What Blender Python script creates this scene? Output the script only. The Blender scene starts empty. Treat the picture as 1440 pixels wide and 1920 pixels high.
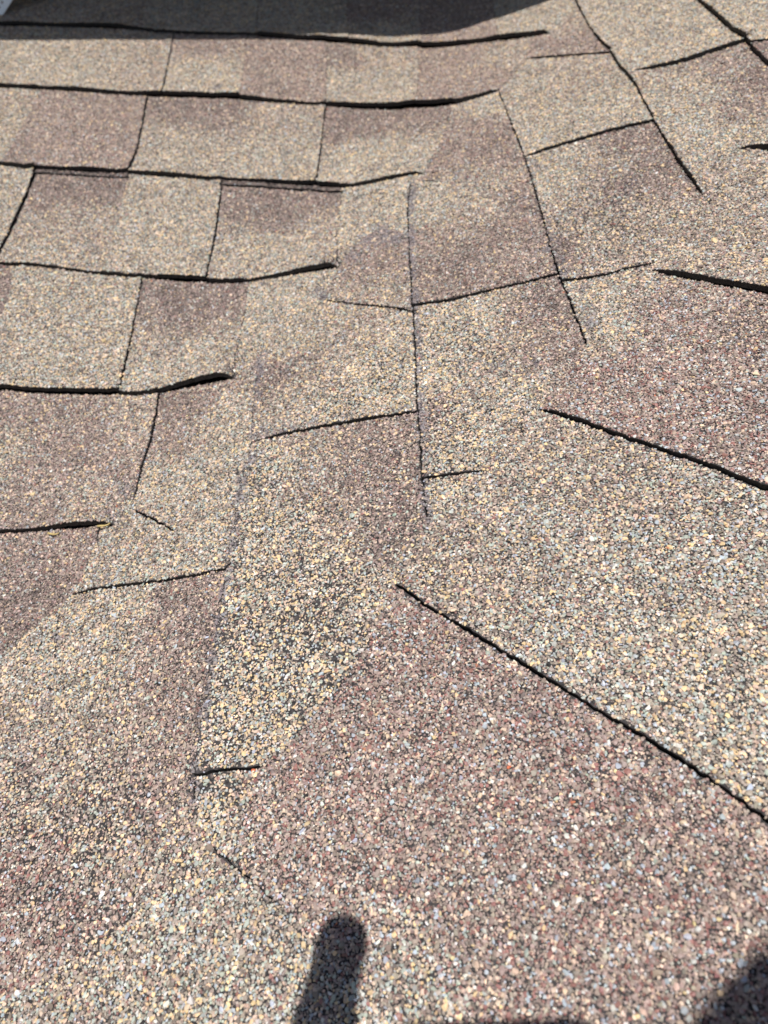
import bpy, bmesh, math, time
import numpy as np
from mathutils import Vector, Matrix
from mathutils.geometry import delaunay_2d_cdt
from mathutils.bvhtree import BVHTree
T0 = time.time()
sc = bpy.context.scene
rng = np.random.default_rng(7)

# ------------------------------------------------------------------ the roof frame
# Local frame: the left slope is the plane z = 0, x to the right along its courses, y up the slope,
# the camera stands 0.40 m off it.  ROOF tips that frame back to its real 25 degree pitch.
F, H, PH = 1444.0, 0.40, math.radians(55)
ROOF = np.array(Matrix.Rotation(math.radians(25), 3, 'X'))
ROOF_ORIGIN = np.array([0.0, 0.0, 3.2])
CAM = np.array([0.0, 0.0, H])
def world(p):
    return np.asarray(p) @ ROOF.T + ROOF_ORIGIN

nR = np.array([-.315, .129, .941]); nR /= np.linalg.norm(nR)      # normal of the right slope
vv = np.cross([0, 0, 1.0], nR); vv = vv if vv[1] > 0 else -vv
vv = vv[:2] / np.linalg.norm(vv)                                   # direction of the valley
qq = np.array([vv[1], -vv[0]])                                     # across the valley, to the right
SL, W = math.hypot(nR[0], nR[1]) / nR[2], .012
VP = np.array([-0.1070, 0.5063])                                   # a point of the valley line

def ray(p):
    p = np.atleast_2d(np.asarray(p, float)); cx = (p[:, 0] - 720) / F; cy = (960 - p[:, 1]) / F
    return np.stack([cx, cy * math.sin(PH) + math.cos(PH), cy * math.cos(PH) - math.sin(PH)], 1)
def gz(s):
    return SL * W * np.logaddexp(0, s / W)
def on_roof(p):                                                    # photograph coordinates -> point on the roof
    r = ray(p); lo = np.zeros(len(r)); hi = np.full(len(r), 6.0)
    for _ in range(46):
        t = (lo + hi) / 2; P = CAM + r * t[:, None]; a = P[:, 2] > gz((P[:, :2] - VP) @ qq)
        lo = np.where(a, t, lo); hi = np.where(a, hi, t)
    return CAM + r * lo[:, None]
def to_px(P):
    d = P - CAM
    z = d @ np.array([0, math.cos(PH), -math.sin(PH)]); x = d[:, 0]; y = d @ np.array([0, math.sin(PH), math.cos(PH)])
    return np.stack([720 + F * x / z, 960 - F * y / z], 1)
_s = np.linspace(-4, 4, 8001)
_a = np.concatenate([[0], np.cumsum(np.diff(_s) * np.sqrt(1 + (SL / (1 + np.exp(-np.clip((_s[1:] + _s[:-1]) / 2 / W, -60, 60)))) ** 2))])
_a -= np.interp(0, _s, _a)
def unfold(P):                                                     # roof point -> flat sheet coordinates (metres)
    d = P[:, :2] - VP; s = d @ qq; t = d @ vv
    return VP + np.outer(t, vv) + np.outer(np.interp(s, _s, _a), qq)
def fold(U):
    d = U - VP; t = d @ vv; s = np.interp(d @ qq, _a, _s)
    xy = VP + np.outer(t, vv) + np.outer(s, qq)
    P = np.column_stack([xy, gz(s)])
    k = SL / (1 + np.exp(-np.clip(s / W, -60, 60)))
    N = np.column_stack([-k * qq[0], -k * qq[1], np.ones(len(k))]); N /= np.linalg.norm(N, axis=1)[:, None]
    return P, N

# ------------------------------------------------------------------ camera
cd = bpy.data.cameras.new('camera'); cam = bpy.data.objects.new('camera', cd); sc.collection.objects.link(cam)
cd.sensor_fit = 'HORIZONTAL'; cd.sensor_width = 36; cd.lens = 36 * F / 1440
cd.clip_start = .01; cd.clip_end = 400
cd.dof.use_dof = True; cd.dof.focus_distance = .355; cd.dof.aperture_fstop = 16
R3 = Matrix(ROOF.tolist()) @ Matrix.Rotation(math.radians(90) - PH, 3, 'X')
cam.matrix_world = Matrix.Translation(world(CAM)) @ R3.to_4x4()
sc.camera = cam
sc.render.resolution_x, sc.render.resolution_y = 768, 1024

# ------------------------------------------------------------------ sun and sky
SHP = on_roof([[930, 2090]])[0]
SUN = (CAM - SHP) / np.linalg.norm(CAM - SHP)                      # direction to the sun, roof frame
SUNW = Vector(ROOF @ SUN)
sd = bpy.data.lights.new('sun', 'SUN'); sun = bpy.data.objects.new('sun', sd); sc.collection.objects.link(sun)
sd.energy = 5; sd.angle = math.radians(.53); sd.color = (1, .96, .9)
sun.rotation_euler = SUNW.to_track_quat('Z', 'Y').to_euler(); sun.location = (0, 0, 20)
w = bpy.data.worlds.new('World'); sc.world = w; w.use_nodes = True
nt = w.node_tree; bg = nt.nodes['Background']
sky = nt.nodes.new('ShaderNodeTexSky'); sky.sky_type = 'NISHITA'; sky.sun_disc = False
sky.sun_elevation = math.asin(SUNW.z); sky.sun_rotation = math.atan2(SUNW.x, SUNW.y)
nt.links.new(sky.outputs[0], bg.inputs[0]); bg.inputs[1].default_value = .07
sc.view_settings.view_transform = 'Standard'; sc.view_settings.look = 'None'
sc.view_settings.gamma = 1; sc.view_settings.use_curve_mapping = False
sc.view_settings.exposure = .2

# ------------------------------------------------------------------ materials
def mat(name, col, rough=.8, spec=.3, metal=0):
    m = bpy.data.materials.new(name); m.use_nodes = True
    b = m.node_tree.nodes['Principled BSDF']
    b.inputs['Base Color'].default_value = (*col, 1); b.inputs['Roughness'].default_value = rough
    b.inputs['Specular IOR Level'].default_value = spec; b.inputs['Metallic'].default_value = metal
    return m
def noise_col(m, scale, c1, c2, bump=0, dist=.001, detail=4):
    t = m.node_tree; b = t.nodes['Principled BSDF']
    tc = t.nodes.new('ShaderNodeTexCoord'); nz = t.nodes.new('ShaderNodeTexNoise'); cr = t.nodes.new('ShaderNodeValToRGB')
    nz.inputs['Scale'].default_value = scale; nz.inputs['Detail'].default_value = detail
    cr.color_ramp.elements[0].color = (*c1, 1); cr.color_ramp.elements[1].color = (*c2, 1)
    cr.color_ramp.elements[0].position = .35; cr.color_ramp.elements[1].position = .65
    t.links.new(tc.outputs['Object'], nz.inputs[0]); t.links.new(nz.outputs[0], cr.inputs[0]); t.links.new(cr.outputs[0], b.inputs[0])
    if bump:
        bp = t.nodes.new('ShaderNodeBump'); bp.inputs['Strength'].default_value = bump; bp.inputs['Distance'].default_value = dist
        t.links.new(nz.outputs[0], bp.inputs['Height']); t.links.new(bp.outputs[0], b.inputs['Normal'])
    return m
M_ASPH = noise_col(mat('asphalt_coating', (.03, .028, .028), .75, .3), 900, (.014, .013, .014), (.04, .037, .038), .6, .0006)
M_ASPH2 = noise_col(mat('worn_asphalt', (.05, .045, .05), .8, .2), 700, (.022, .020, .021), (.062, .056, .058), .6, .0005)
# granule-coated surface where the granules are too far from view to be stones of their own
M_PRINT = mat('granule_surface', (.2, .17, .14), .9, .2)
t = M_PRINT.node_tree; b = t.nodes['Principled BSDF']
tc = t.nodes.new('ShaderNodeTexCoord'); vo = t.nodes.new('ShaderNodeTexVoronoi'); vo.inputs['Scale'].default_value = 800
cr = t.nodes.new('ShaderNodeValToRGB'); cr.color_ramp.interpolation = 'CONSTANT'
for i, (p, c) in enumerate([(0, (.27, .22, .18)), (.4, (.18, .145, .12)), (.58, (.48, .39, .32)), (.7, (.34, .36, .33)), (.8, (.6, .46, .28)), (.88, (.19, .09, .08)), (.94, (.03, .03, .03))]):
    e = cr.color_ramp.elements[0] if i == 0 else cr.color_ramp.elements.new(p)
    e.position = p; e.color = (*c, 1)
cr.color_ramp.elements[-1].color = (.03, .03, .03, 1)
sx = t.nodes.new('ShaderNodeSeparateColor')
t.links.new(tc.outputs['Object'], vo.inputs['Vector']); t.links.new(vo.outputs['Color'], sx.inputs[0]); t.links.new(sx.outputs[0], cr.inputs[0])
nz = t.nodes.new('ShaderNodeTexNoise'); nz.inputs['Scale'].default_value = 9; nz.inputs['Detail'].default_value = 3
c2 = t.nodes.new('ShaderNodeValToRGB'); c2.color_ramp.elements[0].color = (.50, .43, .41, 1); c2.color_ramp.elements[1].color = (.80, .77, .72, 1)
c2.color_ramp.elements[0].position = .42; c2.color_ramp.elements[1].position = .56
mx = t.nodes.new('ShaderNodeMix'); mx.data_type = 'RGBA'; mx.blend_type = 'MULTIPLY'; mx.inputs[0].default_value = 1
t.links.new(tc.outputs['Object'], nz.inputs['Vector']); t.links.new(nz.outputs[0], c2.inputs[0])
t.links.new(cr.outputs[0], mx.inputs[6]); t.links.new(c2.outputs[0], mx.inputs[7]); t.links.new(mx.outputs[2], b.inputs[0])
bp = t.nodes.new('ShaderNodeBump'); bp.invert = True; bp.inputs['Distance'].default_value = .0008; bp.inputs['Strength'].default_value = .8
t.links.new(vo.outputs['Distance'], bp.inputs['Height']); t.links.new(bp.outputs[0], b.inputs['Normal'])
# the mineral granules: the colour of each comes with its stone
M_GRAN = mat('mineral_granule', (.3, .25, .2), .52, .5)
t = M_GRAN.node_tree; b = t.nodes['Principled BSDF']
at = t.nodes.new('ShaderNodeAttribute'); at.attribute_type = 'INSTANCER'; at.attribute_name = 'tint'
t.links.new(at.outputs['Color'], b.inputs[0])

# ------------------------------------------------------------------ the lines of the roofing, traced in the photograph
# name: (points, step height mm, fall-off m, gap mm, end tapers, which side stands up: +1 above/left of travel, -1 below/right)
LN = {}
def line(name, pts, h=0, fall=.1, gap=.3, taper=(0, 1), side=1, soft=False):
    LN[name] = dict(pts=pts, h=h * .001, fall=fall, gap=gap * .001, taper=taper, side=side, soft=soft)
# butt edges of the left courses
line('C0', [(-420, 38), (-160, 42), (0, 48), (130, 52), (230, 56), (330, 64), (480, 69), (620, 80), (700, 86), (780, 90), (860, 86), (950, 76), (1032, 63)], 5.4)
line('C1', [(-460, 140), (-160, 158), (0, 165), (75, 168), (150, 172), (275, 181), (410, 185), (540, 195), (612, 200), (700, 205), (770, 204), (850, 196), (937, 171)], 5.2)
line('C2', [(-500, 275), (-160, 298), (0, 310), (60, 318), (130, 322), (240, 328), (330, 333), (415, 340), (500, 345), (590, 352), (645, 356), (690, 347), (760, 332), (797, 328)], 4)
line('C3', [(-500, 460), (-160, 485), (0, 498), (60, 500), (190, 515), (265, 522), (330, 527), (400, 531), (460, 530), (540, 517), (637, 504)], 4.2)
line('C4', [(-500, 700), (-160, 722), (0, 732), (80, 738), (160, 740), (225, 741), (280, 741), (330, 732), (380, 722), (440, 711)], 5)
line('C5', [(-500, 1028), (-160, 1010), (5, 1000), (60, 997), (120, 992), (218, 986)], 4.5)
# the right courses
line('R1', [(1386, 281), (1410, 281), (1440, 283), (1600, 292), (1950, 312)], 4.2, gap=.8, taper=(1, 0))
line('R2', [(1222, 507), (1260, 517), (1310, 527), (1360, 537), (1440, 551), (1600, 578), (1950, 635)], 4, gap=.5, taper=(1, 0))
line('R3', [(1012, 767), (1080, 790), (1150, 815), (1240, 845), (1340, 880), (1440, 921), (1600, 983), (1950, 1110)], 3.0, gap=.7, taper=(1, 0))
line('R4', [(740, 1096), (765, 1112), (800, 1137), (880, 1185), (960, 1235), (1060, 1295), (1150, 1350), (1250, 1410), (1340, 1470), (1440, 1541), (1600, 1655), (1950, 1900)], 2.2, gap=.75, taper=(1, 0))
line('R5', [(398, 1586), (425, 1612), (470, 1650), (530, 1702)], .7, .03, .5, taper=(1, 1))
# long cut edges across the valley
line('D', [(1240, -70), (1300, -5), (1340, 30), (1397, 82), (1440, 125), (1600, 290), (1660, 340), (1950, 640)], 4.5, .06, side=1, taper=(0, 0))
line('A', [(1050, -70), (1080, 3), (1115, 65), (1145, 100), (1160, 125), (1190, 160), (1225, 228), (1260, 285), (1285, 325), (1300, 345), (1320, 372)], 3.6, .05, taper=(0, 1))
line('B', [(935, 170), (960, 235), (985, 300), (1015, 400), (1045, 510), (1060, 545), (1100, 647)], 1.2, .03, .9)
line('E', [(770, 345), (765, 400), (768, 470), (772, 540), (776, 590), (780, 680), (785, 780), (790, 850), (793, 900), (800, 975)], 1.0, .03, .9, taper=(1, 1))
line('F', [(490, 660), (482, 710), (475, 770), (472, 832), (455, 900), (440, 990), (427, 1070), (410, 1180), (390, 1300), (375, 1400), (368, 1455), (365, 1500)], 1.6, .03, .7, taper=(1, 1))
line('S0', [(1187, 141), (1260, 125), (1330, 103), (1398, 82)], 3.2, .05, taper=(1, 0))
line('S0b', [(1408, 92), (1440, 84), (1600, 50), (1950, -30)], 2.5, .05, taper=(0, 0))
line('S1', [(988, 110), (1050, 107), (1100, 103), (1144, 100)], 2.0, .03, taper=(1, 0))
line('S2', [(978, 302), (1040, 280), (1100, 262), (1160, 245), (1227, 229)], 2.4, .05, taper=(1, 0))
line('S2b', [(788, 340), (828, 342)], .8, .02, taper=(1, 1))
line('S3', [(774, 581), (860, 562), (950, 540), (1052, 519)], 2.2, .05, taper=(0, 0))
line('S4', [(1055, 532), (1120, 520), (1180, 505), (1234, 492)], 1.8, .04, taper=(0, 1))
line('S3b', [(600, 564), (680, 575), (776, 588)], 1.6, .03, taper=(1, 0))
line('S5', [(472, 833), (530, 818), (600, 805), (690, 790), (785, 775)], 2.0, .05, taper=(1, 0))
line('S6', [(790, 903), (850, 893), (912, 884)], 2.0, .04, taper=(0, 1))
line('S7', [(135, 1115), (200, 1104), (290, 1093), (360, 1083), (428, 1069)], 1.8, .04, taper=(1, 0))
line('S8', [(368, 1456), (420, 1447), (470, 1442), (497, 1437)], 2.0, .03, .7, taper=(0, 1))
line('S9', [(248, 955), (290, 977), (328, 997)], 1.8, .02, .8, taper=(1, 1))
line('T1', [(66, 326), (120, 329), (180, 333), (243, 336)], 1.6, .02, .3, taper=(0, 0))
line('T2', [(417, 349), (500, 354), (580, 360), (645, 363)], 2.0, .02, .3, taper=(0, 0))
# joints between the tabs
line('J1', [(326, 64), (318, 110), (306, 183)], .8, .02, .9, taper=(0, 0), side=-1)
line('J2', [(277, 179), (268, 230), (256, 290), (242, 330)], 1.3, .02, 1.2, taper=(0, 0), side=-1)
line('J3', [(611, 198), (603, 270), (594, 354)], 1.0, .02, .9, taper=(0, 0), side=-1)
line('J4', [(69, 317), (45, 380), (15, 450), (-8, 499)], 1.6, .02, 1.6, taper=(0, 0), side=-1)
line('J5', [(417, 339), (404, 440), (389, 532)], 1.1, .02, 1.0, taper=(0, 0), side=-1)
line('J6', [(267, 521), (250, 620), (226, 743)], 1.0, .02, .9, taper=(0, 0), side=-1)
line('J7', [(300, 738), (285, 820), (265, 890), (252, 936)], 1.1, .02, .8, taper=(0, 1), side=-1)
line('J8', [(190, 988), (183, 1014)], 1.0, .02, .6, taper=(0, 1), side=-1)
line('K1', [(110, 1160), (105, 1240)], .4, .02, .3, taper=(1, 1), side=-1)
# edges that lie flush: only the colour blend of the granules changes there
for nm, pts in dict(
        z0=[(275, -200), (270, 0), (268, 58)], z1=[(486, -200), (485, -20), (482, 70)], z2=[(650, -200), (650, 0), (653, 83)],
        z3=[(785, -200), (787, 0), (790, 91)], z4=[(915, -200), (925, 0), (936, 79)],
        z5=[(462, 66), (450, 190)], z6=[(613, 78), (612, 202)], z7=[(784, 89), (783, 205)],
        z8=[(78, 167), (40, 240), (8, 312)], z9=[(851, 195), (825, 270), (795, 329)], z10=[(243, 327), (218, 420), (190, 516)],
        z11=[(641, 355), (634, 430), (637, 504)], z12=[(637, 504), (650, 480), (690, 440), (735, 431), (769, 445)],
        z13=[(637, 504), (600, 564)], z14=[(466, 529), (455, 620), (440, 711)], z15=[(440, 711), (490, 660)],
        z16=[(1032, 63), (1060, 38), (1085, 8)], z17=[(937, 171), (970, 130), (988, 110)], z18=[(988, 110), (995, 68)],
        z19=[(1100, 647), (1060, 700), (1012, 767)], z20=[(1320, 372), (1290, 430), (1228, 508)], z21=[(800, 975), (790, 1040), (740, 1096)],
        z22=[(365, 1500), (380, 1550), (398, 1586)], z23=[(218, 986), (183, 1014), (160, 1070), (135, 1115), (60, 1180), (0, 1230), (-200, 1400), (-500, 1640)],
        z24=[(530, 1702), (620, 1790), (760, 1960), (900, 2200)], z25=[(252, 936), (190, 988)], z26=[(398, 1586), (330, 1650), (180, 1760), (0, 1880), (-500, 2120)],
        z27=[(797, 328), (770, 345)], z28=[(150, 172), (146, 176)], z29=[(925, 330), (1012, 303)], z30=[(1225, 228), (1386, 281)],
        z33=[(828, 342), (905, 332), (1002, 318)], z34=[(766, 428), (860, 418), (1014, 396)], z36=[(-480, 1390), (-100, 1395), (100, 1400), (250, 1405), (376, 1400)],
        z37=[(497, 1437), (560, 1375), (640, 1280), (700, 1190), (740, 1096)], z38=[(1066, 262), (1080, 330)],
        z31=[(20, 499), (15, 560), (-60, 720)], z32=[(497, 1437), (620, 1290), (740, 1096)]).items():
    if nm in ('z28', 'z29', 'z30', 'z32', 'z38'): continue
    st_ = dict(z0=.6, z1=1., z2=1., z3=1., z4=.7, z5=.6, z6=1., z7=.8, z9=.3, z11=.4, z14=.4).get(nm)
    if st_: line(nm, pts, st_, .03, .2, taper=(0, 0), side=-1); continue
    line(nm, pts, soft=True)
XB0, XB1, YB0, YB1 = -480, 1930, -170, 2150                        # extent of the laid shingles
GB = (-130, 1550, -35, 2020)                                        # where the granules are single stones

def catmull(p, step):
    p = np.asarray(p, float)
    if len(p) < 3:
        n = max(2, int(np.linalg.norm(p[-1] - p[0]) / step) + 1)
        return p[0] + np.linspace(0, 1, n)[:, None] * (p[-1] - p[0])
    e = np.vstack([2 * p[0] - p[1], p, 2 * p[-1] - p[-2]]); out = []
    for i in range(len(p) - 1):
        a, b_, c, d = e[i:i + 4]; n = max(1, int(np.linalg.norm(c - b_) / step))
        for u in np.arange(n) / n:
            out.append(.5 * ((2 * b_) + (c - a) * u + (2 * a - 5 * b_ + 4 * c - d) * u * u + (3 * b_ - a - 3 * c + d) * u ** 3))
    out.append(p[-1]); return np.array(out)

verts2d, edges, owner = [], [], []
def add_poly(U, nm, closed=False):
    k = len(verts2d); verts2d.extend(Vector(u) for u in U)
    for i in range(len(U) - (0 if closed else 1)):
        edges.append((k + i, k + (i + 1) % len(U))); owner.append(nm)
for nm, L in LN.items():
    U = unfold(on_roof(L['pts']))
    U = catmull(U, .0024)
    if not L['soft']:
        jit = rng.normal(0, .00026, U.shape); jit[0] = jit[-1] = 0
        U = U + jit
    L['U'] = U
    s_ = np.concatenate([[0], np.cumsum(np.linalg.norm(np.diff(U, axis=0), axis=1))])
    L['len'] = s_[-1]; L['s'] = s_
    add_poly(U, nm)
# close small breaks where one line runs out just short of another
names_ = list(LN)
for nm in names_:
    L = LN[nm]
    for e_ in (0, -1):
        pt = L['U'][e_]; best = (9, None)
        for n2 in names_:
            if n2 == nm: continue
            U2 = LN[n2]['U']; a_, d_ = U2[:-1], U2[1:] - U2[:-1]
            tt = np.clip(((pt - a_) * d_).sum(1) / (d_ ** 2).sum(1), 0, 1); c_ = a_ + tt[:, None] * d_
            dd = np.linalg.norm(pt - c_, axis=1); j = dd.argmin()
            if dd[j] < best[0]: best = (dd[j], c_[j])
        if 1e-5 < best[0] < .009:
            verts2d.extend([Vector(pt), Vector(best[1] + (best[1] - pt) * min(.1, .0002 / best[0]))])
            edges.append((len(verts2d) - 2, len(verts2d) - 1)); owner.append('z23')
bx = [(x, YB0) for x in np.linspace(XB0, XB1, 60)] + [(XB1, y) for y in np.linspace(YB0, YB1, 50)[1:]] + \
     [(x, YB1) for x in np.linspace(XB1, XB0, 50)[1:]] + [(XB0, y) for y in np.linspace(YB1, YB0, 50)[1:-1]]
UB = unfold(on_roof(bx)); add_poly(UB, 'border', True)
lo, hi = UB.min(0), UB.max(0)
gx, gy = np.meshgrid(np.arange(lo[0], hi[0], .006), np.arange(lo[1], hi[1], .006)); gx[1::2] += .003
G = np.column_stack([gx.ravel(), gy.ravel()])
pxG = to_px(fold(G)[0])
G = G[(pxG[:, 0] > XB0 + 5) & (pxG[:, 0] < XB1 - 5) & (pxG[:, 1] > YB0 + 2) & (pxG[:, 1] < YB1 - 5)]
allU = np.vstack([L['U'] for L in LN.values()])
keep = np.ones(len(G), bool)
for i in range(0, len(G), 2000):
    d = np.min(((G[i:i + 2000, None] - allU[None]) ** 2).sum(2), axis=1); keep[i:i + 2000] = d > .0022 ** 2
verts2d.extend(Vector(u) for u in G[keep])
vo_, ed_, fa_, vorig, eorig, forig = delaunay_2d_cdt(verts2d, edges, [], 0, 1e-6, True)
P2 = np.array([tuple(v) for v in vo_])
edge_owner = {}
for e, o in zip(ed_, eorig):
    names = {owner[i] for i in o if i < len(owner)}
    if names: edge_owner[tuple(sorted(e))] = names
tri = []
for f in fa_:
    for i in range(1, len(f) - 1): tri.append((f[0], f[i], f[i + 1]))
tri = np.array(tri)
a, b_, c = P2[tri[:, 0]], P2[tri[:, 1]], P2[tri[:, 2]]
ar = (b_[:, 0] - a[:, 0]) * (c[:, 1] - a[:, 1]) - (b_[:, 1] - a[:, 1]) * (c[:, 0] - a[:, 0])
tri[ar < 0] = tri[ar < 0][:, ::-1]; tri = tri[np.abs(ar) > 1e-12]
cen = P2[tri].mean(1); pc = to_px(fold(cen)[0])
tri = tri[(pc[:, 0] > XB0) & (pc[:, 0] < XB1) & (pc[:, 1] > YB0) & (pc[:, 1] < YB1)]
cen = P2[tri].mean(1)
# regions
adj = {}
for fi, f in enumerate(tri):
    for i in range(3):
        adj.setdefault(tuple(sorted((int(f[i]), int(f[(i + 1) % 3])))), []).append(fi)
nb = [[] for _ in tri]
for e, fs in adj.items():
    if len(fs) == 2 and e not in edge_owner: nb[fs[0]].append(fs[1]); nb[fs[1]].append(fs[0])
reg = -np.ones(len(tri), int); nreg = 0
for s0 in range(len(tri)):
    if reg[s0] >= 0: continue
    st = [s0]; reg[s0] = nreg
    while st:
        x = st.pop()
        for y in nb[x]:
            if reg[y] < 0: reg[y] = nreg; st.append(y)
    nreg += 1
tarea = .5 * np.abs((P2[tri[:, 1]] - P2[tri[:, 0]])[:, 0] * (P2[tri[:, 2]] - P2[tri[:, 0]])[:, 1] - (P2[tri[:, 1]] - P2[tri[:, 0]])[:, 1] * (P2[tri[:, 2]] - P2[tri[:, 0]])[:, 0])
rarea = np.bincount(reg, tarea, nreg)
# slivers join the neighbour across their longest constrained edge
for r in np.argsort(rarea):
    if rarea[r] > 1.2e-4: break
    best = {}
    for e, fs in adj.items():
        if len(fs) == 2 and (reg[fs[0]] == r) != (reg[fs[1]] == r):
            o = reg[fs[1]] if reg[fs[0]] == r else reg[fs[0]]
            best[o] = best.get(o, 0) + np.linalg.norm(P2[e[0]] - P2[e[1]])
    if best: reg[reg == r] = max(best, key=best.get)
# fans: split every vertex along hard edges and between regions
parent = {}
def find(x):
    while parent.setdefault(x, x) != x: parent[x] = parent[parent[x]]; x = parent[x]
    return x
for e, fs in adj.items():
    if len(fs) == 2 and reg[fs[0]] == reg[fs[1]]:
        own = edge_owner.get(e)
        if own and any(o != 'border' and not LN[o]['soft'] for o in own): continue
        for v_ in e: parent[find((fs[0], v_))] = find((fs[1], v_))
cid = {}; corner = np.zeros(tri.shape, int)
for fi in range(len(tri)):
    for i in range(3):
        corner[fi, i] = cid.setdefault(find((fi, int(tri[fi, i]))), len(cid))
NV = len(cid)
CU = np.zeros((NV, 2)); cnt = np.zeros(NV); CC = np.zeros((NV, 2))
CU[corner.ravel()] = P2[tri.ravel()]
np.add.at(CC, corner.ravel(), np.repeat(cen, 3, axis=0)); np.add.at(cnt, corner.ravel(), 1); CC /= cnt[:, None]
probe = CU + (CC - CU) * .5                                       # a point inside the fan, to tell its side

def vnoise(U, f, seed):                                            # smooth 2-d value noise, -1..1
    r = np.random.default_rng(seed); tab = r.uniform(-1, 1, (256, 256))
    X = U * f + 1000; i = np.floor(X).astype(int); u = X - i; u = u * u * (3 - 2 * u)
    g = lambda a_, b2: tab[a_ & 255, b2 & 255]
    return (g(i[:, 0], i[:, 1]) * (1 - u[:, 0]) + g(i[:, 0] + 1, i[:, 1]) * u[:, 0]) * (1 - u[:, 1]) + \
           (g(i[:, 0], i[:, 1] + 1) * (1 - u[:, 0]) + g(i[:, 0] + 1, i[:, 1] + 1) * u[:, 0]) * u[:, 1]

HX = {  # how far each butt edge stands off along its run (photograph x, factor): the laminated tabs are double
    'C0': [(0, 1), (230, 1), (240, .75), (478, .6), (486, 1.15), (780, 1.1), (1030, 1.2)],
    'C1': [(70, 1.1), (80, .85), (272, .85), (280, 1.15), (448, 1.15), (455, .85), (608, .85), (615, 1.3), (848, 1.25), (856, .95), (940, 1)],
    'C2': [(0, 1.1), (640, 1.1), (660, .75), (800, .7)], 'C3': [(185, .6), (193, 1.05), (262, 1.1), (270, 1.35), (455, 1.35), (465, .8), (535, .9), (630, 1.3)],
    'C4': [(220, 1.15), (230, .7), (290, .8), (330, 1.1), (360, 1.15), (440, 1.2)], 'C5': [(0, 1.0), (215, 1.15)]}
lift = np.zeros(NV); shift = np.zeros((NV, 2))
for nm, L in LN.items():
    if L['soft']: continue
    U = L['U']; A_, B_ = U[:-1], U[1:]; D_ = B_ - A_; dl = (D_ ** 2).sum(1)
    reach = L['fall'] + .002
    near = (CU[:, 0] > U[:, 0].min() - reach) & (CU[:, 0] < U[:, 0].max() + reach) & (CU[:, 1] > U[:, 1].min() - reach) & (CU[:, 1] < U[:, 1].max() + reach)
    idx = np.nonzero(near)[0]
    if not len(idx): continue
    X = probe[idx]; Y = CU[idx]
    def nearest(X):
        bd = np.full(len(X), 9.); bi = np.zeros(len(X), int); bt = np.zeros(len(X))
        for i in range(len(A_)):
            tt = np.clip(((X - A_[i]) @ D_[i]) / dl[i], 0, 1)
            d = np.linalg.norm(X - A_[i] - tt[:, None] * D_[i], axis=1)
            m_ = d < bd - 1e-9; bd[m_] = d[m_]; bi[m_] = i; bt[m_] = tt[m_]
        return bd, bi, bt
    bd, bi, bt = nearest(X)
    # side by the smoothed direction of travel
    k0, k1 = np.maximum(bi - 2, 0), np.minimum(bi + 3, len(U) - 1)
    dirv = U[k1] - U[k0]; base = A_[bi] + bt[:, None] * D_[bi]
    cr_ = dirv[:, 0] * (X - base)[:, 1] - dirv[:, 1] * (X - base)[:, 0]
    up = (cr_ * L['side']) > 0
    d2, i2, t2 = nearest(Y)
    sp = L['s'][i2] + t2 * (L['s'][i2 + 1] - L['s'][i2])
    hh = np.ones(len(idx)) * L['h']
    tp = min(.008 if nm[0] == 'C' else .018, L['len'] * .35)
    if nm in HX: hh *= np.interp(to_px(fold(CU[idx])[0])[:, 0], *zip(*HX[nm]))
    if L['taper'][0]: hh *= np.clip(sp / tp, 0, 1) ** .6
    if L['taper'][1]: hh *= np.clip((L['len'] - sp) / tp, 0, 1) ** .6
    hh *= 1 + .28 * vnoise(np.column_stack([sp, sp * 0 + len(nm) + ord(nm[-1])]), 28, 3)
    fo = np.clip(1 - d2 / L['fall'], 0, 1)
    lift[idx] += np.where(up, hh * fo * fo, 0)
    # open the gap
    onl = d2 < 1e-4
    n_ = np.column_stack([-dirv[:, 1], dirv[:, 0]]); n_ /= np.linalg.norm(n_, axis=1)[:, None] + 1e-12
    ends = np.ones(len(idx))
    if L['taper'][0]: ends *= sp > 1e-3
    if L['taper'][1]: ends *= (L['len'] - sp) > 1e-3
    shift[idx] += (np.sign(cr_) * onl * ends * L['gap'] * .5 * (1 + .4 * vnoise(np.column_stack([sp, sp * 0 + ord(nm[-1])]), 60, 5)))[:, None] * n_
wob = .0007 * vnoise(CU, 9, 11) + .0003 * vnoise(CU, 34, 12)
PL, NL = fold(CU + shift)
POS = PL + NL * (lift + wob)[:, None]
print('mosaic', nreg, len(tri), NV, round(time.time() - T0, 1))

# ------------------------------------------------------------------ granule shapes and the node group that sets them
shapes = bpy.data.collections.new('granule_shapes')
for k in range(18):
    r = np.random.default_rng(100 + k); bm = bmesh.new()
    el = np.array([r.uniform(.46, .6), r.uniform(.38, .5), r.uniform(.2, .3)])
    p = r.normal(size=(20, 3)); p /= np.linalg.norm(p, axis=1)[:, None]; p *= el * r.uniform(.86, 1.06, (20, 1))
    for q in p: bm.verts.new(q)
    ret = bmesh.ops.convex_hull(bm, input=bm.verts)
    bmesh.ops.delete(bm, geom=[g for g in ret['geom_interior'] if isinstance(g, bmesh.types.BMVert)], context='VERTS')
    me = bpy.data.meshes.new('granule'); bm.to_mesh(me); bm.free(); me.materials.append(M_GRAN)
    shapes.objects.link(bpy.data.objects.new('granule_%02d' % k, me))
ng = bpy.data.node_groups.new('set_granules', 'GeometryNodeTree')
ng.interface.new_socket('Geometry', in_out='INPUT', socket_type='NodeSocketGeometry')
ng.interface.new_socket('Geometry', in_out='OUTPUT', socket_type='NodeSocketGeometry')
N = ng.nodes; gi, go = N.new('NodeGroupInput'), N.new('NodeGroupOutput')
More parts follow.
